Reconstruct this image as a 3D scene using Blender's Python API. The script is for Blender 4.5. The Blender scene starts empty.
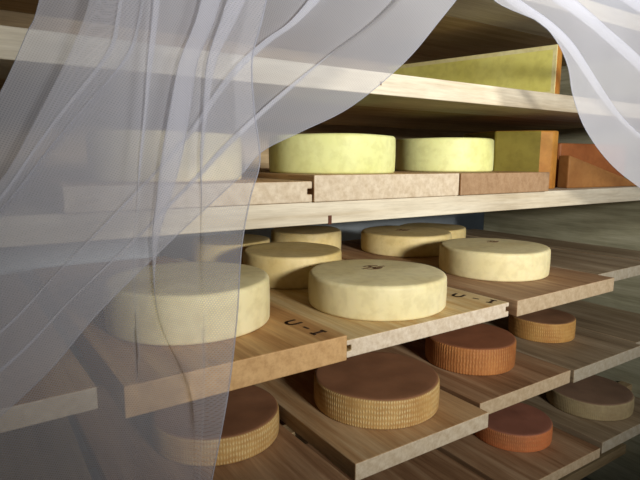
import bpy, bmesh, math, random
from mathutils import Vector, Matrix, noise
# Cheese ripening rack behind a tulle curtain.
# x runs along the shelves, y into the rack, z up; lengths are written in rack units of S metres, heights from eye level Z0
S = 0.88; Z0 = 1.35
random.seed(4)
C = bpy.context.scene.collection
sc = bpy.context.scene

def P(x, y, z): return Vector((x*S, y*S, z*S + Z0))

# ------------------------------------------------------------------ node helpers
def mat(name):
    m = bpy.data.materials.new(name); m.use_nodes = True
    nt = m.node_tree; nt.nodes.clear()
    return m, nt
def N(nt, t, **kw):
    n = nt.nodes.new(t)
    for k, v in kw.items():
        if k in n.inputs.keys(): n.inputs[k].default_value = v
        else: setattr(n, k, v)
    return n
def lin(c):
    return tuple(((v/12.92) if v <= 0.04045 else ((v+0.055)/1.055)**2.4) for v in c) + (1,)
def rgb(r, g, b): return lin((r/255, g/255, b/255))
def ramp(nt, stops):
    n = nt.nodes.new('ShaderNodeValToRGB'); e = n.color_ramp.elements
    e[0].position, e[0].color = stops[0]
    e[1].position, e[1].color = stops[-1]
    for p, c in stops[1:-1]:
        k = e.new(p); k.color = c
    return n

def wood(name, light, mid, dark, axis='y', rough=.6, fine=1.0, end=None):
    """sawn softwood: streaks stretched along the grain axis, end faces speckled by the same field"""
    m, nt = mat(name); L = nt.links.new
    out = N(nt, 'ShaderNodeOutputMaterial'); b = N(nt, 'ShaderNodeBsdfPrincipled', Roughness=rough)
    b.inputs['Specular IOR Level'].default_value = .3
    tc = N(nt, 'ShaderNodeTexCoord'); oi = N(nt, 'ShaderNodeObjectInfo')
    add = N(nt, 'ShaderNodeVectorMath', operation='ADD')
    mul = N(nt, 'ShaderNodeVectorMath', operation='SCALE'); mul.inputs['Scale'].default_value = 7.3
    cmb = N(nt, 'ShaderNodeCombineXYZ'); 
    for i in (0, 1, 2): L(oi.outputs['Random'], cmb.inputs[i])
    L(cmb.outputs[0], mul.inputs[0]); L(tc.outputs['Object'], add.inputs[0]); L(mul.outputs[0], add.inputs[1])
    mp = N(nt, 'ShaderNodeMapping')
    sc_ = {'y': (26, 1.6, 26), 'x': (1.6, 26, 26)}[axis]
    mp.inputs['Scale'].default_value = sc_
    L(add.outputs[0], mp.inputs[0])
    n1 = N(nt, 'ShaderNodeTexNoise', Scale=1.0*fine, Detail=6, Roughness=.6, Distortion=.6)
    L(mp.outputs[0], n1.inputs['Vector'])
    mp2 = N(nt, 'ShaderNodeMapping'); mp2.inputs['Scale'].default_value = tuple(v*4 for v in sc_)
    L(add.outputs[0], mp2.inputs[0])
    n2 = N(nt, 'ShaderNodeTexNoise', Scale=1.6, Detail=4, Roughness=.7)
    L(mp2.outputs[0], n2.inputs['Vector'])
    n3 = N(nt, 'ShaderNodeTexNoise', Scale=5.0, Detail=3, Roughness=.6)
    L(add.outputs[0], n3.inputs['Vector'])
    r1 = ramp(nt, [(.3, dark), (.5, mid), (.68, light)]); L(n1.outputs[0], r1.inputs[0])
    r2 = ramp(nt, [(.3, (.72, .7, .68, 1)), (.6, (1, 1, 1, 1))]); L(n2.outputs[0], r2.inputs[0])
    r3 = ramp(nt, [(.25, (.8, .76, .7, 1)), (.65, (1.04, 1.03, 1, 1))]); L(n3.outputs[0], r3.inputs[0])
    x1 = N(nt, 'ShaderNodeMixRGB', blend_type='MULTIPLY', Fac=.8); L(r1.outputs[0], x1.inputs[1]); L(r2.outputs[0], x1.inputs[2])
    x2 = N(nt, 'ShaderNodeMixRGB', blend_type='MULTIPLY', Fac=.8); L(x1.outputs[0], x2.inputs[1]); L(r3.outputs[0], x2.inputs[2])
    # knots
    v = N(nt, 'ShaderNodeTexVoronoi', Scale=2.3); vm = N(nt, 'ShaderNodeMapping')
    vm.inputs['Scale'].default_value = (1, .55, 1) if axis == 'y' else (.55, 1, 1)
    L(add.outputs[0], vm.inputs[0]); L(vm.outputs[0], v.inputs['Vector'])
    rk = ramp(nt, [(.025, (.38, .24, .14, 1)), (.06, (1, 1, 1, 1))]); L(v.outputs['Distance'], rk.inputs[0])
    x3 = N(nt, 'ShaderNodeMixRGB', blend_type='MULTIPLY', Fac=.7); L(x2.outputs[0], x3.inputs[1]); L(rk.outputs[0], x3.inputs[2])
    src = x3.outputs[0]
    if end is not None:      # sawn end faces (local y normal) show paler end grain
        g = N(nt, 'ShaderNodeSeparateXYZ'); L(tc.outputs['Normal'], g.inputs[0])
        ab = N(nt, 'ShaderNodeMath', operation='ABSOLUTE'); L(g.outputs[1], ab.inputs[0])
        gt = N(nt, 'ShaderNodeMath', operation='GREATER_THAN'); gt.inputs[1].default_value = .6; L(ab.outputs[0], gt.inputs[0])
        wv = N(nt, 'ShaderNodeTexWave', wave_type='RINGS', rings_direction='Y', Scale=9, Distortion=9, Detail=3)
        L(add.outputs[0], wv.inputs['Vector'])
        ne = N(nt, 'ShaderNodeTexNoise', Scale=95, Detail=3, Roughness=.7); L(add.outputs[0], ne.inputs['Vector'])
        re_ = ramp(nt, [(.3, (.78, .74, .7, 1)), (.62, (1, 1, 1, 1))]); L(ne.outputs[0], re_.inputs[0])
        rw = ramp(nt, [(0, (.93, .91, .88, 1)), (1, (1, 1, 1, 1))]); L(wv.outputs[0], rw.inputs[0])
        xe = N(nt, 'ShaderNodeMixRGB', blend_type='MULTIPLY', Fac=1); xe.inputs[1].default_value = end; L(re_.outputs[0], xe.inputs[2])
        xf = N(nt, 'ShaderNodeMixRGB', blend_type='MULTIPLY', Fac=1); L(xe.outputs[0], xf.inputs[1]); L(rw.outputs[0], xf.inputs[2])
        xm = N(nt, 'ShaderNodeMixRGB'); L(gt.outputs[0], xm.inputs[0]); L(src, xm.inputs[1]); L(xf.outputs[0], xm.inputs[2])
        src = xm.outputs[0]
    L(src, b.inputs['Base Color'])
    bp = N(nt, 'ShaderNodeBump', Strength=.25, Distance=.002); L(n2.outputs[0], bp.inputs['Height']); L(bp.outputs[0], b.inputs['Normal'])
    L(b.outputs[0], out.inputs[0])
    return m

def cheese(name, base, blotch, scale=9, rough=.5, weave=0.0, weave_col=None, top=None, ribs=False, rim=None, sub=.06):
    """rind: blotches; the side (UV in metres round the wheel) may carry the print of the cloth"""
    m, nt = mat(name); L = nt.links.new
    out = N(nt, 'ShaderNodeOutputMaterial'); b = N(nt, 'ShaderNodeBsdfPrincipled', Roughness=rough)
    b.inputs['Subsurface Weight'].default_value = sub
    b.inputs['Subsurface Radius'].default_value = (.02, .012, .005)
    b.inputs['Subsurface Scale'].default_value = .5
    b.inputs['Specular IOR Level'].default_value = .25
    tc = N(nt, 'ShaderNodeTexCoord'); oi = N(nt, 'ShaderNodeObjectInfo')
    add = N(nt, 'ShaderNodeVectorMath', operation='ADD'); L(tc.outputs['Object'], add.inputs[0])
    mm = N(nt, 'ShaderNodeMath', operation='MULTIPLY'); mm.inputs[1].default_value = 9; L(oi.outputs['Random'], mm.inputs[0]); L(mm.outputs[0], add.inputs[1])
    n1 = N(nt, 'ShaderNodeTexNoise', Scale=scale, Detail=5, Roughness=.62); L(add.outputs[0], n1.inputs['Vector'])
    r1 = ramp(nt, [(.32, blotch), (.62, base)]); L(n1.outputs[0], r1.inputs[0])
    n2 = N(nt, 'ShaderNodeTexNoise', Scale=scale*9, Detail=3); L(add.outputs[0], n2.inputs['Vector'])
    r2 = ramp(nt, [(.35, (.84, .82, .78, 1)), (.55, (1, 1, 1, 1))]); L(n2.outputs[0], r2.inputs[0])
    x1 = N(nt, 'ShaderNodeMixRGB', blend_type='MULTIPLY', Fac=.6); L(r1.outputs[0], x1.inputs[1]); L(r2.outputs[0], x1.inputs[2])
    src = x1.outputs[0]; hsrc = n2.outputs[0]
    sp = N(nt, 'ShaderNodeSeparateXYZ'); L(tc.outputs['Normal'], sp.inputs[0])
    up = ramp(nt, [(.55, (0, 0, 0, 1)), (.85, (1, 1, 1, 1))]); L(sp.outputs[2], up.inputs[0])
    if weave:
        uv = N(nt, 'ShaderNodeUVMap'); uv.uv_map = 'UVMap'
        w1 = N(nt, 'ShaderNodeTexWave', bands_direction='X', Scale=38 if ribs else 52, Distortion=2.2, Detail=2); w1.inputs['Detail Scale'].default_value = 2
        w2 = N(nt, 'ShaderNodeTexWave', bands_direction='Y', Scale=26, Distortion=3.0, Detail=2); w2.inputs['Detail Scale'].default_value = 2
        L(uv.outputs[0], w1.inputs[0]); L(uv.outputs[0], w2.inputs[0])
        mx = N(nt, 'ShaderNodeMixRGB', blend_type='MULTIPLY', Fac=.35 if ribs else .8); L(w1.outputs[0], mx.inputs[1]); L(w2.outputs[0], mx.inputs[2])
        n4 = N(nt, 'ShaderNodeTexNoise', Scale=14, Detail=3); L(uv.outputs[0], n4.inputs['Vector'])
        r4 = ramp(nt, [(.35, (.25, .25, .25, 1)), (.65, (1, 1, 1, 1))]); L(n4.outputs[0], r4.inputs[0])
        wv = N(nt, 'ShaderNodeMixRGB', blend_type='MULTIPLY', Fac=1); L(mx.outputs[0], wv.inputs[1]); L(r4.outputs[0], wv.inputs[2])
        nu = N(nt, 'ShaderNodeInvert'); L(up.outputs[0], nu.inputs[1])
        wf = N(nt, 'ShaderNodeMixRGB', blend_type='MULTIPLY', Fac=1); L(wv.outputs[0], wf.inputs[1]); L(nu.outputs[0], wf.inputs[2])
        fm = N(nt, 'ShaderNodeMath', operation='MULTIPLY'); fm.inputs[1].default_value = weave; L(wf.outputs[0], fm.inputs[0])
        x2 = N(nt, 'ShaderNodeMixRGB'); x2.inputs[2].default_value = weave_col; L(fm.outputs[0], x2.inputs[0]); L(src, x2.inputs[1])
        src = x2.outputs[0]; hsrc = wf.outputs[0]
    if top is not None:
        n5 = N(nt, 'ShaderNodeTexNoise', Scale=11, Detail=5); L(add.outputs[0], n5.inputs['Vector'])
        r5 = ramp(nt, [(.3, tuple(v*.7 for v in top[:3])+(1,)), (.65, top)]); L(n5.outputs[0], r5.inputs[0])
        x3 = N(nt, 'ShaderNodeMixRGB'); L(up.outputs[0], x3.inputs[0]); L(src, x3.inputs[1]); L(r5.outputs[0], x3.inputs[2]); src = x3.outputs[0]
    L(src, b.inputs['Base Color'])
    bp = N(nt, 'ShaderNodeBump', Strength=.5 if weave else .15, Distance=.0025); L(hsrc, bp.inputs['Height']); L(bp.outputs[0], b.inputs['Normal'])
    L(b.outputs[0], out.inputs[0])
    return m

def plain(name, col, rough=.8, noise_scale=6, amt=.15):
    m, nt = mat(name); L = nt.links.new
    out = N(nt, 'ShaderNodeOutputMaterial'); b = N(nt, 'ShaderNodeBsdfPrincipled', Roughness=rough)
    b.inputs['Specular IOR Level'].default_value = .2
    tc = N(nt, 'ShaderNodeTexCoord'); n = N(nt, 'ShaderNodeTexNoise', Scale=noise_scale, Detail=5); L(tc.outputs['Object'], n.inputs['Vector'])
    r = ramp(nt, [(.3, tuple(v*(1-amt) for v in col[:3])+(1,)), (.7, col)]); L(n.outputs[0], r.inputs[0])
    L(r.outputs[0], b.inputs['Base Color']); L(b.outputs[0], out.inputs[0])
    return m

def tulle(name, col, fac):
    """knitted net: threads of a fine grid (UV in metres) scatter light, the holes let it through"""
    m, nt = mat(name); L = nt.links.new
    out = N(nt, 'ShaderNodeOutputMaterial')
    uv = N(nt, 'ShaderNodeUVMap'); uv.uv_map = 'UVMap'
    mp = N(nt, 'ShaderNodeMapping'); mp.inputs['Rotation'].default_value = (0, 0, .5); L(uv.outputs[0], mp.inputs[0])
    a = N(nt, 'ShaderNodeTexWave', bands_direction='X', Scale=150, Distortion=.8); a.inputs['Detail Scale'].default_value = .3
    b = N(nt, 'ShaderNodeTexWave', bands_direction='Y', Scale=130, Distortion=.8); b.inputs['Detail Scale'].default_value = .3
    L(mp.outputs[0], a.inputs[0]); L(mp.outputs[0], b.inputs[0])
    mx = N(nt, 'ShaderNodeMath', operation='MAXIMUM'); L(a.outputs[1], mx.inputs[0]); L(b.outputs[1], mx.inputs[1])
    n = N(nt, 'ShaderNodeTexNoise', Scale=4, Detail=3); L(uv.outputs[0], n.inputs['Vector'])
    mr = N(nt, 'ShaderNodeMapRange'); mr.inputs['From Min'].default_value = .1; mr.inputs['From Max'].default_value = 1
    mr.inputs['To Min'].default_value = fac*.82; mr.inputs['To Max'].default_value = fac*1.15; L(mx.outputs[0], mr.inputs[0])
    nr = N(nt, 'ShaderNodeMapRange'); nr.inputs['To Min'].default_value = .82; nr.inputs['To Max'].default_value = 1.18; L(n.outputs[0], nr.inputs[0])
    # seen edge-on the threads close up
    lw = N(nt, 'ShaderNodeLayerWeight', Blend=.35)
    lr = N(nt, 'ShaderNodeMapRange'); lr.inputs['To Min'].default_value = .95; lr.inputs['To Max'].default_value = 2.0; L(lw.outputs['Facing'], lr.inputs[0])
    m1 = N(nt, 'ShaderNodeMath', operation='MULTIPLY'); L(mr.outputs[0], m1.inputs[0]); L(nr.outputs[0], m1.inputs[1])
    m2 = N(nt, 'ShaderNodeMath', operation='MULTIPLY'); m2.use_clamp = True; L(m1.outputs[0], m2.inputs[0]); L(lr.outputs[0], m2.inputs[1])
    t = N(nt, 'ShaderNodeBsdfTransparent'); d = N(nt, 'ShaderNodeBsdfDiffuse', Color=col); tl = N(nt, 'ShaderNodeBsdfTranslucent', Color=col)
    s1 = N(nt, 'ShaderNodeMixShader', Fac=.5); L(d.outputs[0], s1.inputs[1]); L(tl.outputs[0], s1.inputs[2])
    s2 = N(nt, 'ShaderNodeMixShader'); L(m2.outputs[0], s2.inputs[0]); L(t.outputs[0], s2.inputs[1]); L(s1.outputs[0], s2.inputs[2])
    L(s2.outputs[0], out.inputs[0])
    return m

M = dict(
 rail=wood('pale_spruce_lengthwise', rgb(218,210,190), rgb(208,198,176), rgb(190,176,150), 'x', end=None),
 under=wood('brown_spruce_lengthwise', rgb(200,178,140), rgb(182,158,120), rgb(160,134,98), 'x'),
 board=wood('spruce_board', rgb(212,184,144), rgb(196,160,116), rgb(170,128,84), 'y', end=rgb(204,188,162)),
 honey=wood('honey_spruce_board', rgb(214,176,122), rgb(196,152,98), rgb(160,112,64), 'y', end=rgb(208,168,116)),
 pale=wood('pale_streaked_board', rgb(226,206,164), rgb(212,184,132), rgb(190,142,80), 'y', end=rgb(222,206,182)),
 brown=wood('brown_board', rgb(186,148,104), rgb(166,126,84), rgb(140,102,66), 'y', end=rgb(158,128,96)),
 aged=wood('aged_board', rgb(190,158,124), rgb(168,132,98), rgb(136,100,70), 'y', end=rgb(196,174,142)),
 greyed=wood('greyed_board', rgb(182,164,138), rgb(160,140,112), rgb(128,108,84), 'y', end=rgb(176,166,146)),
 side=wood('grey_green_plank', rgb(200,198,172), rgb(184,182,154), rgb(152,150,124), 'y'),
 green=cheese('yellow_green_rind', rgb(214,214,150), rgb(204,204,132), 6),
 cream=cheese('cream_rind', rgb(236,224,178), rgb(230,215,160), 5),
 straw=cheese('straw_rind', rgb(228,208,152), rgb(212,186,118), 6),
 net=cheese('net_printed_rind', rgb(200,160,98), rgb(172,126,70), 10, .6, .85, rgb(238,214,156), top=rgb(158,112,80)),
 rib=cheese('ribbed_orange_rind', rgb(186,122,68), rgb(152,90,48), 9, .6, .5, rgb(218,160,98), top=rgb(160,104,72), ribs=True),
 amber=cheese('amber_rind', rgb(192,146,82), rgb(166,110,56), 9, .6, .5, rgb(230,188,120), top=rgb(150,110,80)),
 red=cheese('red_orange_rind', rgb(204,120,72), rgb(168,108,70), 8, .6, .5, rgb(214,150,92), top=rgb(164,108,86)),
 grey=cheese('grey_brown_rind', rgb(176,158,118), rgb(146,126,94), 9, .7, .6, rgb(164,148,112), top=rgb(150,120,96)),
 paste=cheese('yellow_green_paste', rgb(222,214,122), rgb(208,198,98), 5, .4),
 olive=cheese('olive_paste', rgb(152,138,58), rgb(134,118,46), 5, .45),
 palerind=cheese('pale_cut_rind', rgb(226,216,160), rgb(214,200,136), 8),
 orange=cheese('orange_rind', rgb(206,148,66), rgb(178,112,42), 7, .5),
 ochre=cheese('ochre_rind', rgb(166,116,64), rgb(140,90,46), 6, .5),
 rust=cheese('rust_rind', rgb(162,98,52), rgb(132,74,36), 6, .5),
 hole=plain('peg_hole_brown', rgb(92,56,40)), ink=plain('dark_brand_ink', rgb(66,46,34)), fadedink=plain('faded_brand_ink', rgb(122,92,64)),
 plaster=plain('blue_grey_plaster', rgb(200,210,216)), concrete=plain('grey_concrete', rgb(120,116,110)),
 tulle=tulle('white_tulle', rgb(218,218,226), .35), net_=tulle('dense_white_tulle', rgb(220,221,230), .43), hem=tulle('tulle_hem', rgb(214,216,228), .5),
)

# ------------------------------------------------------------------ object helpers
def link(name, bm, m, parent=None, loc=(0,0,0), rz=0, smooth=False, bevel=0):
    me = bpy.data.meshes.new(name); bm.normal_update(); bm.to_mesh(me); bm.free()
    o = bpy.data.objects.new(name, me); C.objects.link(o)
    for k in (m if isinstance(m, (list, tuple)) else [m]): me.materials.append(k)
    o.location = loc; o.rotation_euler = (0, 0, rz)
    if parent: o.parent = parent
    if smooth:
        for p in me.polygons: p.use_smooth = True
    if bevel:
        b = o.modifiers.new('bevel', 'BEVEL'); b.width = bevel; b.segments = 2; b.limit_method = 'ANGLE'; b.angle_limit = .6
    return o
def tag(o, label, cat, group=None, kind=None):
    if label: o['label'] = label
    if cat: o['category'] = cat
    if group: o['group'] = group
    if kind: o['kind'] = kind
    return o
def box(bm, x0, x1, y0, y1, z0, z1):
    v = [bm.verts.new(p) for p in ((x0,y0,z0),(x1,y0,z0),(x1,y1,z0),(x0,y1,z0),(x0,y0,z1),(x1,y0,z1),(x1,y1,z1),(x0,y1,z1))]
    for f in ((0,3,2,1),(4,5,6,7),(0,1,5,4),(1,2,6,5),(2,3,7,6),(3,0,4,7)): bm.faces.new([v[i] for i in f])

def board(name, x0, y0, w, d, ztop, th, rot, m, groove=(0,0), label='', group=None):
    """loose ripening board: front left corner at x0,y0 (rack units), turned by rot degrees; groove = left / right edge grooved"""
    W_, D_, T = w*S, d*S, th*S
    g, gh = .011, .011
    pr = [(0,-T)]
    pr += [(W_,-T)]
    if groove[1]: pr += [(W_,-T*.62),(W_-g,-T*.62),(W_-g,-T*.62+gh),(W_,-T*.62+gh)]
    pr += [(W_,0),(0,0)]
    if groove[0]: pr += [(0,-T*.62+gh),(g,-T*.62+gh),(g,-T*.62),(0,-T*.62)]
    bm = bmesh.new(); n = 6
    ring = []
    for i in range(n+1):
        ring.append([bm.verts.new((x, D_*i/n, z)) for x, z in pr])
    for i in range(n):
        for k in range(len(pr)):
            a, b = k, (k+1) % len(pr)
            bm.faces.new((ring[i][a], ring[i][b], ring[i+1][b], ring[i+1][a]))
    bm.faces.new(list(reversed(ring[0]))); bm.faces.new(ring[-1])
    bmesh.ops.recalc_face_normals(bm, faces=bm.faces)
    o = link(name, bm, m, None, P(x0, y0, ztop), math.radians(rot), bevel=.0022)
    return tag(o, label, 'board', group)

def stroke(bm, pts, w, h=.0005):
    for (ax, ay), (bx_, by_) in zip(pts[:-1], pts[1:]):
        d = Vector((bx_-ax, by_-ay)); L_ = d.length; d.normalize(); n = Vector((-d.y, d.x))*w/2; e = d*w*.35
        c = [Vector((ax,ay))-e-n, Vector((bx_,by_))+e-n, Vector((bx_,by_))+e+n, Vector((ax,ay))-e+n]
        lo = [bm.verts.new((p.x,p.y,0)) for p in c]; hi = [bm.verts.new((p.x,p.y,h)) for p in c]
        bm.faces.new(hi); bm.faces.new(list(reversed(lo)))
        for i in range(4): bm.faces.new((lo[i], lo[(i+1)%4], hi[(i+1)%4], hi[i]))

def world_child(o, parent, loc, rz):
    o.parent = parent
    pm = Matrix.Translation(parent.location) @ parent.rotation_euler.to_matrix().to_4x4()
    wm = Matrix.Translation(loc) @ Matrix.Rotation(rz, 4, 'Z')
    o.matrix_local = pm.inverted() @ wm

def brand(parent, x, y, z, rz, m, size=.03, gap=.042):
    """burnt-in  U - I  reading towards the front edge"""
    s = size; g2_ = gap*1.85
    u = [(-s*.42, s*.5)] + [(-s*.42*math.cos(t), -s*.1 - s*.4*math.sin(t)) for t in [i*math.pi/6 for i in range(7)]] + [(s*.42, s*.5)]
    for nm, lines in (('letter', [(u, .24)]), ('dash', [([(gap-s*.22, 0), (gap+s*.22, 0)], .2)]),
                      ('letter', [([(g2_, -s*.5), (g2_, s*.5)], .24), ([(g2_-s*.22, -s*.5), (g2_+s*.22, -s*.5)], .2), ([(g2_-s*.22, s*.5), (g2_+s*.22, s*.5)], .2)])):
        bm = bmesh.new()
        for l, w in lines: stroke(bm, l, s*w)
        o = link(nm, bm, m)
        world_child(o, parent, P(x, y, z)+Vector((0,0,.0002)), rz)
        o['label'] = 'dark burnt-in '+nm

def seal(parent, dx, dy, z, m, r=.026, rz=0):
    """small stamped rosette on a wheel's top face"""
    bm = bmesh.new()
    ring = [(r*math.cos(a), r*math.sin(a)*.8) for a in [i*math.pi/8 for i in range(17)]]
    stroke(bm, ring[1:6], r*.2); stroke(bm, ring[9:15], r*.2)
    stroke(bm, [(-r*1.25, 0), (-r*.2, r*.1)], r*.22); stroke(bm, [(r*.1, -r*.1), (r*1.3, -r*.25)], r*.22)
    stroke(bm, [(-r*.4, -r*.55), (r*.5, -r*.5)], r*.24); stroke(bm, [(0, -r*.5), (r*.15, r*.6)], r*.28)
    o = link('stamp', bm, m, parent, (dx, dy, z), rz)
    o['label'] = 'dark stamped mark'
    return o

def wheel(x, y, z, r, h, m, label, group, bulge=.012, seed=0, dish=.0, rnd=.1):
    """cheese wheel: rounded rims, faintly bulging side, slightly uneven"""
    R, H = r*S, h*S
    bm = bmesh.new(); uvl = bm.loops.layers.uv.new('UVMap'); n = 72
    q = R*rnd*.9; b = bulge*.5
    prof = [(0, 0), (R*.5, 0), (R-q*.8, 0)]
    for t in (20, 45, 70, 90): a = math.radians(t); prof.append((R - q*.45*(1-math.sin(a)), q*.45*(1-math.cos(a))))
    for t in (.25, .5, .75): prof.append((R + b*R*4*t*(1-t), q*.45 + (H-q*.45-q*.6)*t))
    for t in (0, 20, 45, 70, 90): a = math.radians(t); prof.append((R - q*.6*(1-math.cos(a)), H - q*.6*(1-math.sin(a))))
    prof += [(R-q*1.6, H-dish*.3), (R*.55, H-dish), (0, H-dish)]
    rings = []
    for (pr, pz) in prof:
        if pr == 0: rings.append([bm.verts.new((0, 0, pz))]); continue
        ring = []
        for k in range(n):
            a = 2*math.pi*k/n
            w = 1 + .006*noise.noise(Vector((math.cos(a)*1.3+seed*3.1, math.sin(a)*1.3, pz*6)))
            wz = .0025*noise.noise(Vector((math.cos(a)+seed, math.sin(a), 4.))) if pz > H*.5 else 0
            ring.append(bm.verts.new((pr*w*math.cos(a), pr*w*math.sin(a), pz+wz)))
        rings.append(ring)
    s = 0; ss = [0]
    for i in range(1, len(prof)):
        s += math.dist(prof[i], prof[i-1]); ss.append(s)
    for i in range(len(rings)-1):
        A, B = rings[i], rings[i+1]
        for k in range(n):
            j = (k+1) % n
            if len(A) == 1: f = bm.faces.new((A[0], B[j], B[k])); uvs = [(0,0),(0,0),(0,0)]
            elif len(B) == 1: f = bm.faces.new((A[k], A[j], B[0])); uvs = [(0,0),(0,0),(0,0)]
            else:
                f = bm.faces.new((A[k], A[j], B[j], B[k]))
                u0, u1 = 2*math.pi*R*k/n, 2*math.pi*R*(k+1)/n
                uvs = [(u0, ss[i]), (u1, ss[i]), (u1, ss[i+1]), (u0, ss[i+1])]
            for l, uv in zip(f.loops, uvs): l[uvl].uv = uv
    bmesh.ops.recalc_face_normals(bm, faces=bm.faces)
    o = link('round_cheese', bm, m, None, P(x, y, z), random.uniform(0, 6), smooth=True)
    return tag(o, label, 'cheese', group)

def sector(name, pts, z0, z1, mats, face_m, loc, label, arc_smooth=False):
    """cut piece of cheese: outline pts (rack units, counter-clockwise), face_m = material index per side, then top/bottom"""
    bm = bmesh.new(); base = Vector(loc)
    lo = [bm.verts.new(((x-base.x)*S, (y-base.y)*S, 0)) for x, y in pts]
    hi = [bm.verts.new(((x-base.x)*S, (y-base.y)*S, (z1-z0)*S)) for x, y in pts]
    n = len(pts)
    for i in range(n):
        f = bm.faces.new((lo[i], lo[(i+1)%n], hi[(i+1)%n], hi[i])); f.material_index = face_m[i]
    f = bm.faces.new(hi); f.material_index = face_m[n]
    f = bm.faces.new(list(reversed(lo))); f.material_index = face_m[n]
    bmesh.ops.recalc_face_normals(bm, faces=bm.faces)
    if arc_smooth:               # the paste pales towards the rind
        cut = [f for f in bm.faces if f.material_index == 0]
        bmesh.ops.inset_individual(bm, faces=cut, thickness=.018); ins = set(cut)
        for f in bm.faces:
            if f.material_index == 0 and f not in ins: f.material_index = 2
    bmesh.ops.triangulate(bm, faces=[f for f in bm.faces if len(f.verts) > 4])
    o = link(name, bm, mats, None, P(base.x, base.y, z0), 0, bevel=.005)
    return tag(o, label, 'cheese')

# ------------------------------------------------------------------ the room
def struct(name, bm, m): o = link(name, bm, m); o['kind'] = 'structure'; return o
bm = bmesh.new(); box(bm, -2.2, 5.2, 2.32*S, 2.32*S+.15, 0, 2.7); struct('wall_back', bm, M['plaster'])
bm = bmesh.new(); box(bm, -2.2, 5.2, -3.2, 2.32*S+.15, -.1, 0); struct('floor', bm, M['concrete'])
bm = bmesh.new(); box(bm, -2.2, 5.2, -3.2, 2.32*S+.15, 2.7, 2.8); struct('ceiling', bm, M['plaster'])
bm = bmesh.new(); box(bm, 5.2, 5.35, -3.2, 2.32*S+.15, -.1, 2.8); struct('wall_right', bm, M['plaster'])
bm = bmesh.new(); box(bm, -2.35, -2.2, -3.2, 2.32*S+.15, -.1, 2.8); struct('wall_left', bm, M['plaster'])

# ------------------------------------------------------------------ the rack
XL, XR, YF, YB = -.62, 2.42, 1.0, 1.97
TH = .0517
rack = bpy.data.objects.new('shelf_rack', None); C.objects.link(rack); rack.location = ((XL+XR)/2*S, YF*S, 0)
tag(rack, 'wooden ripening rack holding cheese on many levels behind the tulle curtains', 'shelf rack')
def part(name, m, x0, x1, y0, y1, z0, z1, bevel=.002):
    bm = bmesh.new()
    L0 = Vector(rack.location)
    cx = x0*S-L0.x; ex = x1*S-L0.x
    box(bm, cx, ex, y0*S-L0.y, y1*S-L0.y, z0*S+Z0, z1*S+Z0)
    return link(name, bm, m, rack, bevel=bevel)
floorz = -Z0/S
for x0 in (XR, XL-.035):
    k = part('side_panel', M['side'], x0, x0+.035, YF-.02, YB, floorz, .62)
SH = {'top': .504, 'upper': .207, 'middle': -.093}
for z in SH.values():
    nb = 4; dy = (YB-YF)/nb          # each shelf deck is planks laid lengthwise
    for i in range(nb):
        o = part('shelf_plank', M['rail'] if i == 0 else M['under'], XL, XR, YF+i*dy, YF+(i+1)*dy-.003, z-TH, z)
part('back_panel', M['under'], XL, XR, YB, YB+.02, -.093-TH, .62)
for z in (-.411, -.696, -.99, -1.28):
    for y in (1.10, 1.80):
        part('support_rail', M['under'], XL, XR, y, y+.05, z-.045, z)
bm = bmesh.new()
def knot(x, z, w, h, name, lab, m):
    bm = bmesh.new(); box(bm, -w/2, w/2, -.0008, .004, -h/2, h/2)
    o = link(name, bm, m, rack); o.matrix_local = Matrix.Translation(P(x, YF, z) - Vector(rack.location)); o['label'] = lab
bm.free()
knot(.6905, -.136, .0085, .018, 'peg_hole', 'dark rectangular peg hole in the front edge', M['hole'])
knot(.834, .181, .004, .008, 'knot', 'small dark knot', M['fadedink'])

# ------------------------------------------------------------------ boards
D = 1.1
G2, G3, G4, G5 = 'boards on the upper deck', 'boards of the fresh cheese level', 'boards of the brown cheese level', 'boards of the lowest cheese level'
board('ripening_board', .133, .99, .503, .94, -.046, .0465, 0, M['board'], (0,1), 'grooved board behind the curtain under the half-hidden pale wheel', G2)
board('ripening_board', .640, .988, .466, .94, -.0325, .0600, 0, M['board'], (0,0), 'thick speckled end-grain board under the two yellow-green wheels, pale end', G2)
board('ripening_board', 1.110, .985, .40, .94, -.0330, .0595, 0, M['brown'], (0,0), 'brown darker board end left of the orange cut cheese', G2)

A = board('ripening_board', .180, .830, .447, D, -.356, .0545, 1.4, M['honey'], (0,0), 'thick honey coloured board partly behind the curtain with letters burnt near its right corner', G3)
B = board('ripening_board', .634, .852, .545, D, -.372, .0390, 1, M['pale'], (1,1), 'pale streaked grooved board under the big stamped cream wheel', G3)
Cb = board('ripening_board', 1.192, .845, .506, D, -.366, .0445, 1.2, M['aged'], (0,0), 'thick board jutting forward under the cream wheel on the right', G3)
board('ripening_board', 1.728, .925, .367, D-.1, -.372, .0390, 1.4, M['greyed'], (0,0), 'empty greyish board right of the rightmost cream wheel', G3)
board('ripening_board', 2.115, .945, .235, D-.1, -.372, .0390, 1.4, M['greyed'], (0,0), 'narrow greyish board against the side panel, at the right end of the cream wheel level', G3)
board('ripening_board', -.30, .875, .452, D-.02, -.372, .0390, 2.2, M['board'], (0,0), 'empty board at far left behind the curtain, level with the cream wheels', G3)

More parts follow.
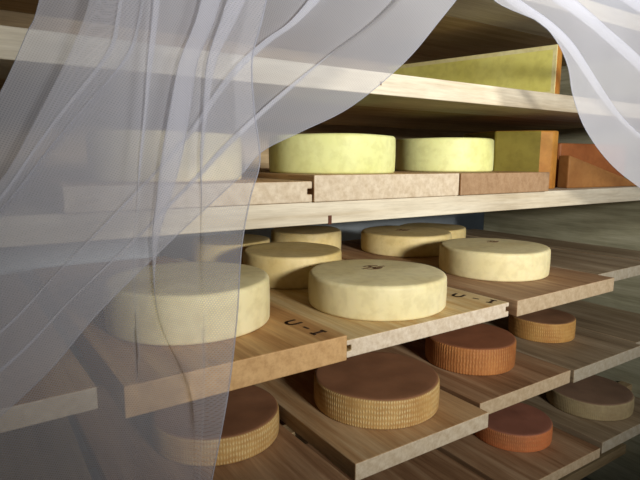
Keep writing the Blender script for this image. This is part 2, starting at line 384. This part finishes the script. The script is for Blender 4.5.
board('ripening_board', .20, .80, .425, D, -.668, .0280, 1, M['aged'], (0,0), 'thin brown board under the net-printed wheel beside the curtain edge', G4)
board('ripening_board', .655, .842, .440, D, -.653, .0430, 0, M['board'], (0,0), 'brown board with pale end under the large net-printed wheel', G4)
board('ripening_board', 1.116, .888, .430, D-.02, -.653, .0430, 0, M['aged'], (0,0), 'brown board under the ribbed orange wheel', G4)
board('ripening_board', 1.552, .880, .430, D-.02, -.653, .0430, 0, M['greyed'], (0,0), 'wide brown board under the small amber wheel at right', G4)
board('ripening_board', 1.990, .905, .40, D-.02, -.653, .0430, 0, M['greyed'], (0,0), 'dim board at the right end of the brown cheese level', G4)
board('ripening_board', -.30, .84, .47, D-.02, -.668, .0280, 0, M['greyed'], (0,0), 'dim board at the lower left corner behind the curtain', G4)

board('ripening_board', .36, .86, .44, D, -.955, .035, 0, M['greyed'], (0,0), 'dark board at the bottom left of the lowest visible level', G5)
board('ripening_board', .82, .86, .42, D, -.955, .035, 0, M['aged'], (0,0), 'dark brown board at the bottom middle, left of the red-orange wheel', G5)
board('ripening_board', 1.26, .862, .450, D, -.955, .035, -.6, M['aged'], (0,0), 'dark brown board under the red-orange wheel', G5)
board('ripening_board', 1.735, .865, .470, D, -.948, .042, -.8, M['greyed'], (0,0), 'thick grey-brown board under the grey-brown wheel at bottom right', G5)

brand(A, .575, .975, -.356, -math.pi/2+.12, M['ink'], .026, .042)
brand(B, 1.118, .985, -.372, -math.pi/2+.28, M['ink'], .026, .046)

# ------------------------------------------------------------------ cheese wheels
g2, g3, g4 = 'yellow-green wheels on the upper deck', 'cream wheels on the middle level', 'brown rind wheels on the lower levels'
wheel(.385, 1.215, -.046, .168, .103, M['cream'], 'pale wheel on the upper deck hidden behind the curtain', g2, seed=1)
wheel(.820, 1.180, -.0325, .168, .0955, M['green'], 'larger yellow-green wheel on the upper deck next to the curtain edge', g2, seed=2)
wheel(1.318, 1.250, -.033, .158, .103, M['green'], 'smaller yellow-green wheel on the upper deck left of the cut cheese', g2, seed=3)
w = wheel(.394, 1.120, -.356, .178, .100, M['cream'], 'tall cream wheel half behind the curtain on the honey board', g3, seed=4)
w2 = wheel(.882, 1.056, -.372, .180, .084, M['cream'], 'large cream wheel with dark stamp at front on the pale streaked board', g3, seed=5)
w2.rotation_euler.z = 0
seal(w2, (.900-.882)*S, (1.098-1.056)*S, .084*S+.0002, M['fadedink'], .025, .1)
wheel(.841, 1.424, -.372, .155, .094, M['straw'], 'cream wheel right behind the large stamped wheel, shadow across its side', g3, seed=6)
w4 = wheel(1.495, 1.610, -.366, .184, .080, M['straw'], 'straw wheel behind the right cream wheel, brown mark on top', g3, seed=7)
w4.rotation_euler.z = 0
seal(w4, 0, .02, .080*S+.0002, M['fadedink'], .024)
w5 = wheel(1.457, 1.139, -.366, .177, .0875, M['cream'], 'cream wheel at the right end with small dark mark on top, on the jutting board', g3, seed=8)
w5.rotation_euler.z = 0
seal(w5, .05, .045, .0875*S+.0002, M['fadedink'], .018)
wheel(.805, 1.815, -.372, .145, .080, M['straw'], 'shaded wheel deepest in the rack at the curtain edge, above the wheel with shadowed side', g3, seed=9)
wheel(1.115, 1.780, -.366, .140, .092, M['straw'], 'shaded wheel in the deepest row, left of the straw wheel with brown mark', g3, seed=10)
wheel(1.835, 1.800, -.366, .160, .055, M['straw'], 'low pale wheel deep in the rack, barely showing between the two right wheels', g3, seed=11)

wheel(.467, 1.16, -.668, .153, .066, M['net'], 'net-printed golden brown wheel beside the lower curtain edge', g4, seed=12)
wheel(.892, 1.062, -.653, .170, .078, M['net'], 'large net-printed wheel with dark top below the stamped cream wheel', g4, seed=13)
wheel(1.348, 1.128, -.653, .144, .086, M['rib'], 'orange wheel with vertical ribs below the pale board end', g4, seed=14)
wheel(1.79, 1.160, -.653, .118, .074, M['amber'], 'small amber wheel with pale rim under the jutting board', g4, seed=15)
wheel(1.540, 1.088, -.955, .134, .062, M['red'], 'red-orange wheel on the lowest visible level', g4, seed=16)
wheel(1.985, 1.060, -.948, .155, .066, M['grey'], 'dull grey-brown wheel at bottom right', g4, seed=17)

# cut pieces
def arc(cx, cy, r, a0, a1, n):
    return [(cx+r*math.cos(math.radians(a0+(a1-a0)*i/n)), cy+r*math.sin(math.radians(a0+(a1-a0)*i/n))) for i in range(n+1)]
# half of a big wheel on the upper shelf, cut face towards the left
cx, cy, r = 1.492, 1.338, .318
n = 22; pts = arc(cx, cy, r, -74, 106, n)
sector('half_cheese', pts, .207, .207+.158, [M['paste'], M['orange'], M['palerind']], [1]*n+[0]+[2], (cx, cy), 'large half wheel with yellow-green cut face on the top shelf', True)
# quarter and wedge on the upper deck
pts = [(1.530,1.215), (1.618,1.098), (1.660,1.075), (1.700,1.085), (1.724,1.14), (1.722,1.26), (1.69,1.38), (1.60,1.42)]
sector('cheese_piece', pts, -.093, .103, [M['olive'], M['orange']], [0,1,1,1,1,1,1,0,1], (1.62,1.25), 'tall cut cheese with olive face and orange rind beside the brown board')
cx, cy, r = 2.02, 1.30, .245
pts = [(1.78,1.24), (1.80,1.14), (2.19,1.10), (2.25,1.2), (2.2,1.45), (1.9,1.5), (1.8,1.4)]
sector('cheese_block', pts, -.093, .066, [M['rust'], M['rust']], [0]*7+[1], (2.0,1.3), 'rust coloured block of cheese at the right end of the upper deck')
# low wedge in front of it, sloping down to the right
bm = bmesh.new()
W3 = [(-.215, 0), (.215, 0), (.215, .01), (-.215, .115)]
lo = [bm.verts.new((x*S, -.022*S, z*S)) for x, z in W3]; hi = [bm.verts.new((x*S, .022*S, z*S)) for x, z in W3]
for i in range(4): bm.faces.new((lo[i], lo[(i+1)%4], hi[(i+1)%4], hi[i]))
bm.faces.new(lo); bm.faces.new(hi); bmesh.ops.recalc_face_normals(bm, faces=bm.faces)
o = link('cheese_wedge', bm, M['ochre'], None, P(1.965, 1.075, -.093), -.08, bevel=.004)
tag(o, 'slim ochre cheese wedge leaning before the rust block, tapering right', 'cheese')

# ------------------------------------------------------------------ tulle curtains
HANGING = [([0.0, 0.0, 0.0, 0.0, 0.0, 0.0, 0.0, 0.0, 0.0, 0.0, 0.0], [(0.33, 0.224), (0.316, 0.17), (0.302, 0.121), (0.304, 0.061), (0.311, -0.0), (0.296, -0.05), (0.283, -0.113), (0.275, -0.204), (0.259, -0.309), (0.229, -0.44)]),
 ([0.0035, 0.0035, 0.0035, 0.0035, 0.0035, 0.0035, 0.0035, 0.0035, 0.0035, 0.0035, 0.0035], [(0.282, 0.215), (0.263, 0.162), (0.247, 0.115), (0.241, 0.058), (0.235, -0.0), (0.234, -0.048), (0.231, -0.109), (0.231, -0.197), (0.23, -0.302), (0.218, -0.436)]),
 ([0.0088, 0.0088, 0.0088, 0.0088, 0.0088, 0.0067, 0.0046, 0.0035, 0.0035, 0.0035, 0.0035], [(0.314, 0.221), (0.285, 0.165), (0.259, 0.116), (0.247, 0.058), (0.238, -0.0), (0.235, -0.048), (0.231, -0.109), (0.231, -0.197), (0.23, -0.302), (0.218, -0.436)]),
 ([0.0132, 0.0132, 0.0132, 0.0132, 0.0132, 0.0093, 0.0055, 0.0035, 0.0035, 0.0035, 0.0035], [(0.28, 0.215), (0.262, 0.162), (0.245, 0.115), (0.239, 0.058), (0.234, -0.0), (0.234, -0.048), (0.231, -0.109), (0.231, -0.197), (0.23, -0.302), (0.218, -0.436)]),
 ([0.0035, 0.0035, 0.0035, 0.0035, 0.0035, 0.0035, 0.0035, 0.0035, 0.0035, 0.0035, 0.0035], [(0.247, 0.209), (0.232, 0.158), (0.212, 0.112), (0.198, 0.056), (0.186, -0.001), (0.18, -0.046), (0.174, -0.103), (0.177, -0.188), (0.213, -0.297), (0.208, -0.432)]),
 ([0.0088, 0.0088, 0.0088, 0.0088, 0.0088, 0.0088, 0.0088, 0.0062, 0.004, 0.0035, 0.0035], [(0.275, 0.214), (0.257, 0.161), (0.236, 0.114), (0.225, 0.057), (0.212, -0.0), (0.197, -0.047), (0.179, -0.104), (0.177, -0.188), (0.213, -0.297), (0.208, -0.432)]),
 ([0.0132, 0.0132, 0.0132, 0.0132, 0.0132, 0.0132, 0.0132, 0.0084, 0.0045, 0.0035, 0.0035], [(0.246, 0.209), (0.23, 0.157), (0.211, 0.112), (0.196, 0.055), (0.185, -0.001), (0.178, -0.046), (0.173, -0.103), (0.176, -0.188), (0.213, -0.297), (0.208, -0.432)]),
 ([0.0053, 0.0053, 0.0053, 0.0053, 0.0053, 0.0053, 0.0053, 0.0053, 0.0053, 0.0053, 0.0053], [(0.19, 0.198), (0.184, 0.151), (0.177, 0.108), (0.171, 0.054), (0.163, -0.001), (0.158, -0.045), (0.151, -0.101), (0.149, -0.183), (0.149, -0.281), (0.138, -0.405)]),
 ([0.0079, 0.0079, 0.0079, 0.0079, 0.0074, 0.0063, 0.0053, 0.0053, 0.0053, 0.0053, 0.0053], [(0.197, 0.199), (0.19, 0.152), (0.183, 0.109), (0.174, 0.054), (0.165, -0.001), (0.158, -0.045), (0.151, -0.101), (0.149, -0.183), (0.149, -0.281), (0.138, -0.405)]),
 ([0.0106, 0.0106, 0.0106, 0.0106, 0.0095, 0.0074, 0.0053, 0.0053, 0.0053, 0.0053, 0.0053], [(0.188, 0.198), (0.182, 0.151), (0.176, 0.108), (0.169, 0.054), (0.162, -0.001), (0.158, -0.045), (0.151, -0.101), (0.149, -0.183), (0.149, -0.281), (0.138, -0.405)]),
 ([0.0, 0.0, 0.0, 0.0, 0.0, 0.0, 0.0, 0.0, 0.0, 0.0, 0.0], [(0.15, 0.191), (0.143, 0.145), (0.133, 0.104), (0.123, 0.051), (0.112, -0.001), (0.105, -0.043), (0.1, -0.097), (0.1, -0.175), (0.103, -0.269), (0.09, -0.387)]),
 ([0.0035, 0.0035, 0.0035, 0.0035, 0.0035, 0.0035, 0.0035, 0.0035, 0.0035, 0.0035, 0.0035], [(0.136, 0.188), (0.121, 0.142), (0.101, 0.1), (0.074, 0.049), (0.048, -0.001), (0.024, -0.04), (0.004, -0.088), (-0.01, -0.157), (-0.02, -0.237), (-0.041, -0.338)]),
 ([0.0053, 0.0053, 0.0053, 0.0053, 0.0053, 0.0053, 0.0053, 0.0053, 0.0053, 0.0053, 0.0053], [(0.127, 0.187), (0.112, 0.141), (0.093, 0.099), (0.066, 0.048), (0.04, -0.001), (0.017, -0.04), (-0.003, -0.088), (-0.017, -0.155), (-0.027, -0.235), (-0.048, -0.335)])]
SWEPT = [([0.0, 0.0, 0.0, 0.0, 0.0, 0.0, 0.0, 0.0, 0.0, 0.0, 0.0, 0.0], [(0.743, 0.311), (0.662, 0.227), (0.588, 0.154), (0.485, 0.08), (0.395, 0.039), (0.334, 0.011), (0.296, -0.026), (0.211, -0.096), (0.118, -0.177), (0.056, -0.242), (-0.029, -0.309)]),
 ([0.0035, 0.0035, 0.0035, 0.0035, 0.0035, 0.0035, 0.0035, 0.0035, 0.0035, 0.0035, 0.0035, 0.0035], [(0.614, 0.287), (0.532, 0.211), (0.452, 0.153), (0.383, 0.101), (0.326, 0.055), (0.28, 0.016), (0.241, -0.023), (0.169, -0.09), (0.089, -0.16), (0.036, -0.211), (-0.046, -0.274)]),
 ([0.0088, 0.0088, 0.0088, 0.0088, 0.0088, 0.0088, 0.0088, 0.0083, 0.0062, 0.004, 0.0035, 0.0035], [(0.614, 0.287), (0.532, 0.211), (0.453, 0.154), (0.388, 0.101), (0.335, 0.056), (0.291, 0.017), (0.248, -0.023), (0.172, -0.091), (0.089, -0.16), (0.036, -0.211), (-0.046, -0.274)]),
 ([0.0123, 0.0123, 0.0123, 0.0123, 0.0123, 0.0123, 0.0123, 0.0114, 0.0079, 0.0044, 0.0035, 0.0035], [(0.611, 0.286), (0.529, 0.211), (0.449, 0.153), (0.381, 0.101), (0.324, 0.055), (0.278, 0.016), (0.239, -0.023), (0.169, -0.09), (0.089, -0.16), (0.036, -0.211), (-0.046, -0.274)]),
 ([0.0035, 0.0035, 0.0035, 0.0035, 0.0035, 0.0035, 0.0035, 0.0035, 0.0035, 0.0035, 0.0035, 0.0035], [(0.445, 0.256), (0.387, 0.19), (0.344, 0.157), (0.303, 0.12), (0.27, 0.08), (0.244, 0.043), (0.206, -0.001), (0.142, -0.065), (0.073, -0.132), (0.023, -0.181), (-0.06, -0.242)]),
 ([0.0106, 0.0106, 0.0106, 0.0106, 0.0106, 0.0106, 0.0106, 0.0099, 0.007, 0.0042, 0.0035, 0.0035], [(0.47, 0.26), (0.403, 0.193), (0.356, 0.158), (0.313, 0.12), (0.278, 0.08), (0.251, 0.043), (0.21, -0.001), (0.144, -0.065), (0.073, -0.132), (0.023, -0.181), (-0.06, -0.242)]),
 ([0.0158, 0.0158, 0.0158, 0.0158, 0.0158, 0.0158, 0.0158, 0.0146, 0.0097, 0.0048, 0.0035, 0.0035], [(0.443, 0.255), (0.384, 0.19), (0.341, 0.156), (0.301, 0.119), (0.268, 0.08), (0.242, 0.043), (0.204, -0.001), (0.141, -0.065), (0.073, -0.132), (0.023, -0.181), (-0.06, -0.242)]),
 ([0.0035, 0.0035, 0.0035, 0.0035, 0.0035, 0.0035, 0.0035, 0.0035, 0.0035, 0.0035, 0.0035, 0.0035], [(0.19, 0.209), (0.179, 0.158), (0.167, 0.124), (0.143, 0.091), (0.109, 0.051), (0.075, 0.01), (0.041, -0.035), (0.004, -0.078), (-0.033, -0.121), (-0.061, -0.158), (-0.11, -0.209)]),
 ([0.0062, 0.0062, 0.0062, 0.0062, 0.0062, 0.0062, 0.0062, 0.0056, 0.0046, 0.0035, 0.0035, 0.0035], [(0.194, 0.21), (0.182, 0.159), (0.171, 0.124), (0.146, 0.091), (0.112, 0.052), (0.078, 0.01), (0.044, -0.035), (0.005, -0.078), (-0.033, -0.121), (-0.061, -0.158), (-0.11, -0.209)]),
 ([0.0088, 0.0088, 0.0088, 0.0088, 0.0088, 0.0088, 0.0088, 0.0077, 0.0056, 0.0035, 0.0035, 0.0035], [(0.188, 0.209), (0.177, 0.158), (0.166, 0.124), (0.141, 0.091), (0.108, 0.051), (0.073, 0.01), (0.04, -0.035), (0.004, -0.078), (-0.033, -0.121), (-0.061, -0.158), (-0.11, -0.209)]),
 ([0.0035, 0.0035, 0.0035, 0.0035, 0.0035, 0.0035, 0.0035, 0.0035, 0.0035, 0.0035, 0.0035, 0.0035], [(0.164, 0.208), (0.155, 0.159), (0.146, 0.126), (0.124, 0.093), (0.094, 0.055), (0.064, 0.014), (0.034, -0.03), (-0.001, -0.074), (-0.037, -0.117), (-0.064, -0.154), (-0.113, -0.205)]),
 ([0.0062, 0.0062, 0.0062, 0.0062, 0.0062, 0.0062, 0.0062, 0.0056, 0.0046, 0.0035, 0.0035, 0.0035], [(0.167, 0.209), (0.158, 0.16), (0.149, 0.126), (0.127, 0.094), (0.096, 0.055), (0.066, 0.014), (0.036, -0.031), (-0.0, -0.074), (-0.037, -0.117), (-0.064, -0.154), (-0.113, -0.205)]),
 ([0.0088, 0.0088, 0.0088, 0.0088, 0.0088, 0.0088, 0.0088, 0.0077, 0.0056, 0.0035, 0.0035, 0.0035], [(0.163, 0.208), (0.154, 0.159), (0.144, 0.126), (0.123, 0.093), (0.092, 0.055), (0.062, 0.014), (0.033, -0.03), (-0.002, -0.074), (-0.037, -0.117), (-0.064, -0.154), (-0.113, -0.205)]),
 ([0.0035, 0.0035, 0.0035, 0.0035, 0.0035, 0.0035, 0.0035, 0.0035, 0.0035, 0.0035, 0.0035, 0.0035], [(0.092, 0.191), (0.08, 0.149), (0.072, 0.131), (0.059, 0.102), (0.044, 0.072), (0.027, 0.041), (0.011, 0.009), (-0.017, -0.031), (-0.052, -0.069), (-0.078, -0.106), (-0.126, -0.157)]),
 ([0.0, 0.0, 0.0, 0.0, 0.0, 0.0, 0.0, 0.0, 0.0, 0.0, 0.0, 0.0], [(0.085, 0.19), (0.073, 0.148), (0.064, 0.13), (0.051, 0.101), (0.037, 0.072), (0.021, 0.041), (0.004, 0.009), (-0.024, -0.031), (-0.058, -0.069), (-0.084, -0.105), (-0.131, -0.156)])]
RIGHT = [([0.0, 0.0, 0.0, 0.0, 0.0, 0.0, 0.0, 0.0, 0.0, 0.0, 0.0], [(0.773, 0.322), (0.825, 0.286), (0.952, 0.269), (1.014, 0.243), (1.062, 0.197), (1.089, 0.138), (1.148, 0.069), (1.259, -0.003), (1.411, -0.065), (1.716, -0.17)]),
 ([0.0035, 0.0035, 0.0035, 0.0035, 0.0035, 0.0035, 0.0035, 0.0035, 0.0035, 0.0035, 0.0035], [(0.813, 0.321), (0.864, 0.294), (0.972, 0.266), (1.058, 0.234), (1.143, 0.186), (1.224, 0.136), (1.326, 0.082), (1.492, 0.023), (1.691, -0.041), (2.045, -0.151)]),
 ([0.0106, 0.0106, 0.0106, 0.0106, 0.0106, 0.0106, 0.0106, 0.0106, 0.0106, 0.0106, 0.0106], [(0.846, 0.336), (0.898, 0.308), (1.01, 0.281), (1.092, 0.249), (1.169, 0.199), (1.243, 0.149), (1.342, 0.095), (1.505, 0.036), (1.706, -0.027), (2.064, -0.136)]),
 ([0.0158, 0.0158, 0.0158, 0.0158, 0.0158, 0.0158, 0.0158, 0.0158, 0.0158, 0.0158, 0.0158], [(0.821, 0.328), (0.872, 0.3), (0.981, 0.273), (1.068, 0.242), (1.154, 0.193), (1.235, 0.144), (1.339, 0.09), (1.506, 0.031), (1.708, -0.033), (2.066, -0.142)]),
 ([0.0035, 0.0035, 0.0035, 0.0035, 0.0035, 0.0035, 0.0035, 0.0035, 0.0035, 0.0035, 0.0035], [(0.944, 0.343), (0.998, 0.321), (1.085, 0.303), (1.189, 0.277), (1.307, 0.239), (1.43, 0.195), (1.582, 0.141), (1.755, 0.085), (1.97, 0.019), (2.41, -0.1)]),
 ([0.0106, 0.0106, 0.0106, 0.0106, 0.0106, 0.0106, 0.0106, 0.0106, 0.0106, 0.0106, 0.0106], [(1.013, 0.366), (1.065, 0.343), (1.135, 0.323), (1.227, 0.295), (1.35, 0.257), (1.478, 0.214), (1.636, 0.16), (1.816, 0.104), (2.042, 0.039), (2.505, -0.081)]),
 ([0.0176, 0.0176, 0.0176, 0.0176, 0.0176, 0.0176, 0.0176, 0.0176, 0.0176, 0.0176, 0.0176], [(0.953, 0.348), (1.008, 0.326), (1.095, 0.309), (1.2, 0.283), (1.32, 0.245), (1.444, 0.201), (1.598, 0.147), (1.773, 0.091), (1.991, 0.026), (2.438, -0.094)]),
 ([0.0053, 0.0053, 0.0053, 0.0053, 0.0053, 0.0053, 0.0053, 0.0053, 0.0053, 0.0053, 0.0053], [(1.156, 0.385), (1.215, 0.373), (1.304, 0.357), (1.421, 0.339), (1.544, 0.303), (1.683, 0.263), (1.855, 0.213), (2.052, 0.156), (2.301, 0.089), (2.826, -0.024)]),
 ([0.0123, 0.0123, 0.0123, 0.0123, 0.0123, 0.0123, 0.0123, 0.0123, 0.0123, 0.0123, 0.0123], [(1.319, 0.423), (1.359, 0.406), (1.431, 0.387), (1.53, 0.364), (1.654, 0.327), (1.806, 0.286), (1.995, 0.236), (2.214, 0.177), (2.492, 0.109), (3.086, -0.009)]),
 ([0.0176, 0.0176, 0.0176, 0.0176, 0.0176, 0.0176, 0.0176, 0.0176, 0.0176, 0.0176, 0.0176], [(1.172, 0.387), (1.231, 0.375), (1.321, 0.36), (1.44, 0.342), (1.566, 0.306), (1.707, 0.265), (1.882, 0.215), (2.084, 0.157), (2.339, 0.09), (2.877, -0.025)]),
 ([0.0088, 0.0088, 0.0088, 0.0088, 0.0088, 0.0088, 0.0088, 0.0088, 0.0088, 0.0088, 0.0088], [(1.61, 0.5), (1.662, 0.483), (1.756, 0.465), (1.885, 0.443), (2.05, 0.405), (2.254, 0.364), (2.513, 0.312), (2.822, 0.249), (3.226, 0.175), (4.137, 0.043)])]

def cr(p0, p1, p2, p3, t):
    return .5*((2*p1) + (-p0+p2)*t + (2*p0-5*p1+4*p2-p3)*t*t + (-p0+3*p1-3*p2+p3)*t*t*t)
def curtain(name, cols, y0, label, top_z, m, hem_cols=(0,)):
    K = [[Vector((x, y0*S+d[i], z+Z0)) for i, (x, z) in enumerate(pts)] for d, pts in cols]
    for c in K:                     # carry every pleat up to the curtain wire
        a, b = c[0], c[1]; t = (top_z-a.z)/max(.05, a.z-b.z); t = min(t, 3)
        c.insert(0, Vector((a.x+(a.x-b.x)*t*.6, a.y, top_z)))
    nr = len(K[0]); su, sv = 6, 6
    def row_s(c):
        o = []
        for i in range(nr-1):
            for k in range(sv):
                o.append(cr(c[max(i-1,1)], c[i], c[i+1], c[min(i+2,nr-1)], k/sv) if i else c[0].lerp(c[1], k/sv))
        return o+[c[-1]]
    KS = [row_s(c) for c in K]; R_ = len(KS[0]); n = len(KS)
    grid = []
    for j in range(R_):
        row = []
        for i in range(n-1):
            for k in range(su):
                t = k/su
                q = cr(KS[max(i-1,0)][j], KS[i][j], KS[i+1][j], KS[min(i+2,n-1)][j], t)
                lo = min(KS[i][j].x, KS[i+1][j].x); hi = max(KS[i][j].x, KS[i+1][j].x)
                tol = min(.002, .35*(hi-lo)); wd = min(1, (hi-lo)/.004)
                q.y = q.y*wd + KS[i][j].lerp(KS[i+1][j], t).y*(1-wd)
                q.x = min(max(q.x, lo-tol), hi+tol)
                if 0 < k and wd == 1: q.y += .004*noise.noise(Vector((q.x*6, i*1.7, q.z*3)))
                row.append(q)
        row.append(KS[-1][j]); grid.append(row)
    bm = bmesh.new(); uvl = bm.loops.layers.uv.new('UVMap')
    V = [[bm.verts.new(p) for p in row] for row in grid]
    mid = grid[R_//2]; us = [0]
    for a, b in zip(mid[:-1], mid[1:]): us.append(us[-1]+max((b-a).length, .0004))
    vs = [0]
    for j in range(1, R_): vs.append(vs[-1]+(grid[j][0]-grid[j-1][0]).length)
    for j in range(R_-1):
        for i in range(len(mid)-1):
            f = bm.faces.new((V[j][i], V[j][i+1], V[j+1][i+1], V[j+1][i]))
            for l, (a, b) in zip(f.loops, ((i,j),(i+1,j),(i+1,j+1),(i,j+1))): l[uvl].uv = (grid[b][a].x+us[a]*.3, grid[b][a].z)
            f.smooth = True
    o = link(name, bm, M[m]); tag(o, label, 'curtain', 'white tulle curtains before the rack')
    for hc in hem_cols:             # narrow rolled hem along the free edge
        path = KS[hc]; bm = bmesh.new(); rr = .0011; prev = None
        uvl = bm.loops.layers.uv.new('UVMap')
        for q in path:
            ring = [bm.verts.new(q+Vector((rr*math.cos(a), rr*math.sin(a), 0))) for a in (0, 1.57, 3.14, 4.71)]
            if prev:
                for i in range(4): bm.faces.new((prev[i], prev[(i+1)%4], ring[(i+1)%4], ring[i])).smooth = True
            prev = ring
        link('hem', bm, M['hem'], o)['label'] = 'bright rolled hem'
    return o
TOP = 2.28
curtain('tulle_curtain', HANGING, .69, 'gathered white tulle curtain hanging straight down in front, left of the stamped wheel', TOP, 'tulle')
curtain('tulle_curtain', SWEPT, .735, 'white tulle swept aside diagonally from the top middle to the lower left', TOP, 'net_')
curtain('tulle_curtain', RIGHT, .76, 'white tulle curtain drawn up at the top right corner', TOP, 'net_')
bm = bmesh.new()
bmesh.ops.create_cone(bm, cap_ends=True, segments=16, radius1=.008, radius2=.008, depth=(XR-XL+.5)*S, matrix=Matrix.Translation((0,0,0)) @ Matrix.Rotation(math.pi/2, 4, 'Y'))
rod = link('curtain_rod', bm, M['concrete'], None, ((XL+XR)/2*S, .72*S, TOP+.004)); tag(rod, 'thin metal rod carrying the tulle curtains above the rack', 'curtain rod')
for x in (XL-.2, XR+.2):
    bm = bmesh.new(); box(bm, -.006, .006, -.006, .006, 0, 2.7-TOP-.01); link('hanger', bm, M['concrete'], rod, (x*S-rod.location.x, 0, .004))

# ------------------------------------------------------------------ light
def area(name, loc, aim, sx, sy, e, col):
    l = bpy.data.lights.new(name, 'AREA'); l.shape = 'RECTANGLE'; l.size = sx; l.size_y = sy; l.energy = e; l.color = col
    o = bpy.data.objects.new(name, l); C.objects.link(o); o.location = loc
    o.rotation_euler = (Vector(aim)-Vector(loc)).to_track_quat('-Z', 'Y').to_euler(); return o
wl = area('window_daylight', P(.68, -1.9, .43), P(1.3, 1.0, .55), .42, .30, 21, (1.0, .985, .95)); wl.data.spread = math.radians(72)
w = bpy.data.worlds.new('World'); sc.world = w; w.use_nodes = True
w.node_tree.nodes['Background'].inputs[0].default_value = (.76, .79, .86, 1); w.node_tree.nodes['Background'].inputs[1].default_value = .10

# ------------------------------------------------------------------ camera
yaw, pitch, roll, F = .5859, .1497, .005, 528.6
f = Vector((math.sin(yaw)*math.cos(pitch), math.cos(yaw)*math.cos(pitch), -math.sin(pitch)))
r0 = Vector((math.cos(yaw), -math.sin(yaw), 0)); u0 = r0.cross(f)
r = math.cos(roll)*r0 + math.sin(roll)*u0; u = -math.sin(roll)*r0 + math.cos(roll)*u0
cd = bpy.data.cameras.new('camera'); cam = bpy.data.objects.new('camera', cd); C.objects.link(cam)
cam.matrix_world = Matrix(((r.x, u.x, -f.x, 0), (r.y, u.y, -f.y, 0), (r.z, u.z, -f.z, Z0), (0, 0, 0, 1)))
cd.sensor_fit = 'HORIZONTAL'; cd.sensor_width = 36; cd.lens = F/640*36; cd.clip_start = .02
sc.camera = cam
sc.view_settings.view_transform = 'Standard'; sc.view_settings.look = 'None'; sc.view_settings.gamma = 1
sc.view_settings.use_curve_mapping = False; sc.view_settings.exposure = 0.0
try:
    sc.cycles.transparent_max_bounces = 48; sc.cycles.max_bounces = 8
except Exception: pass
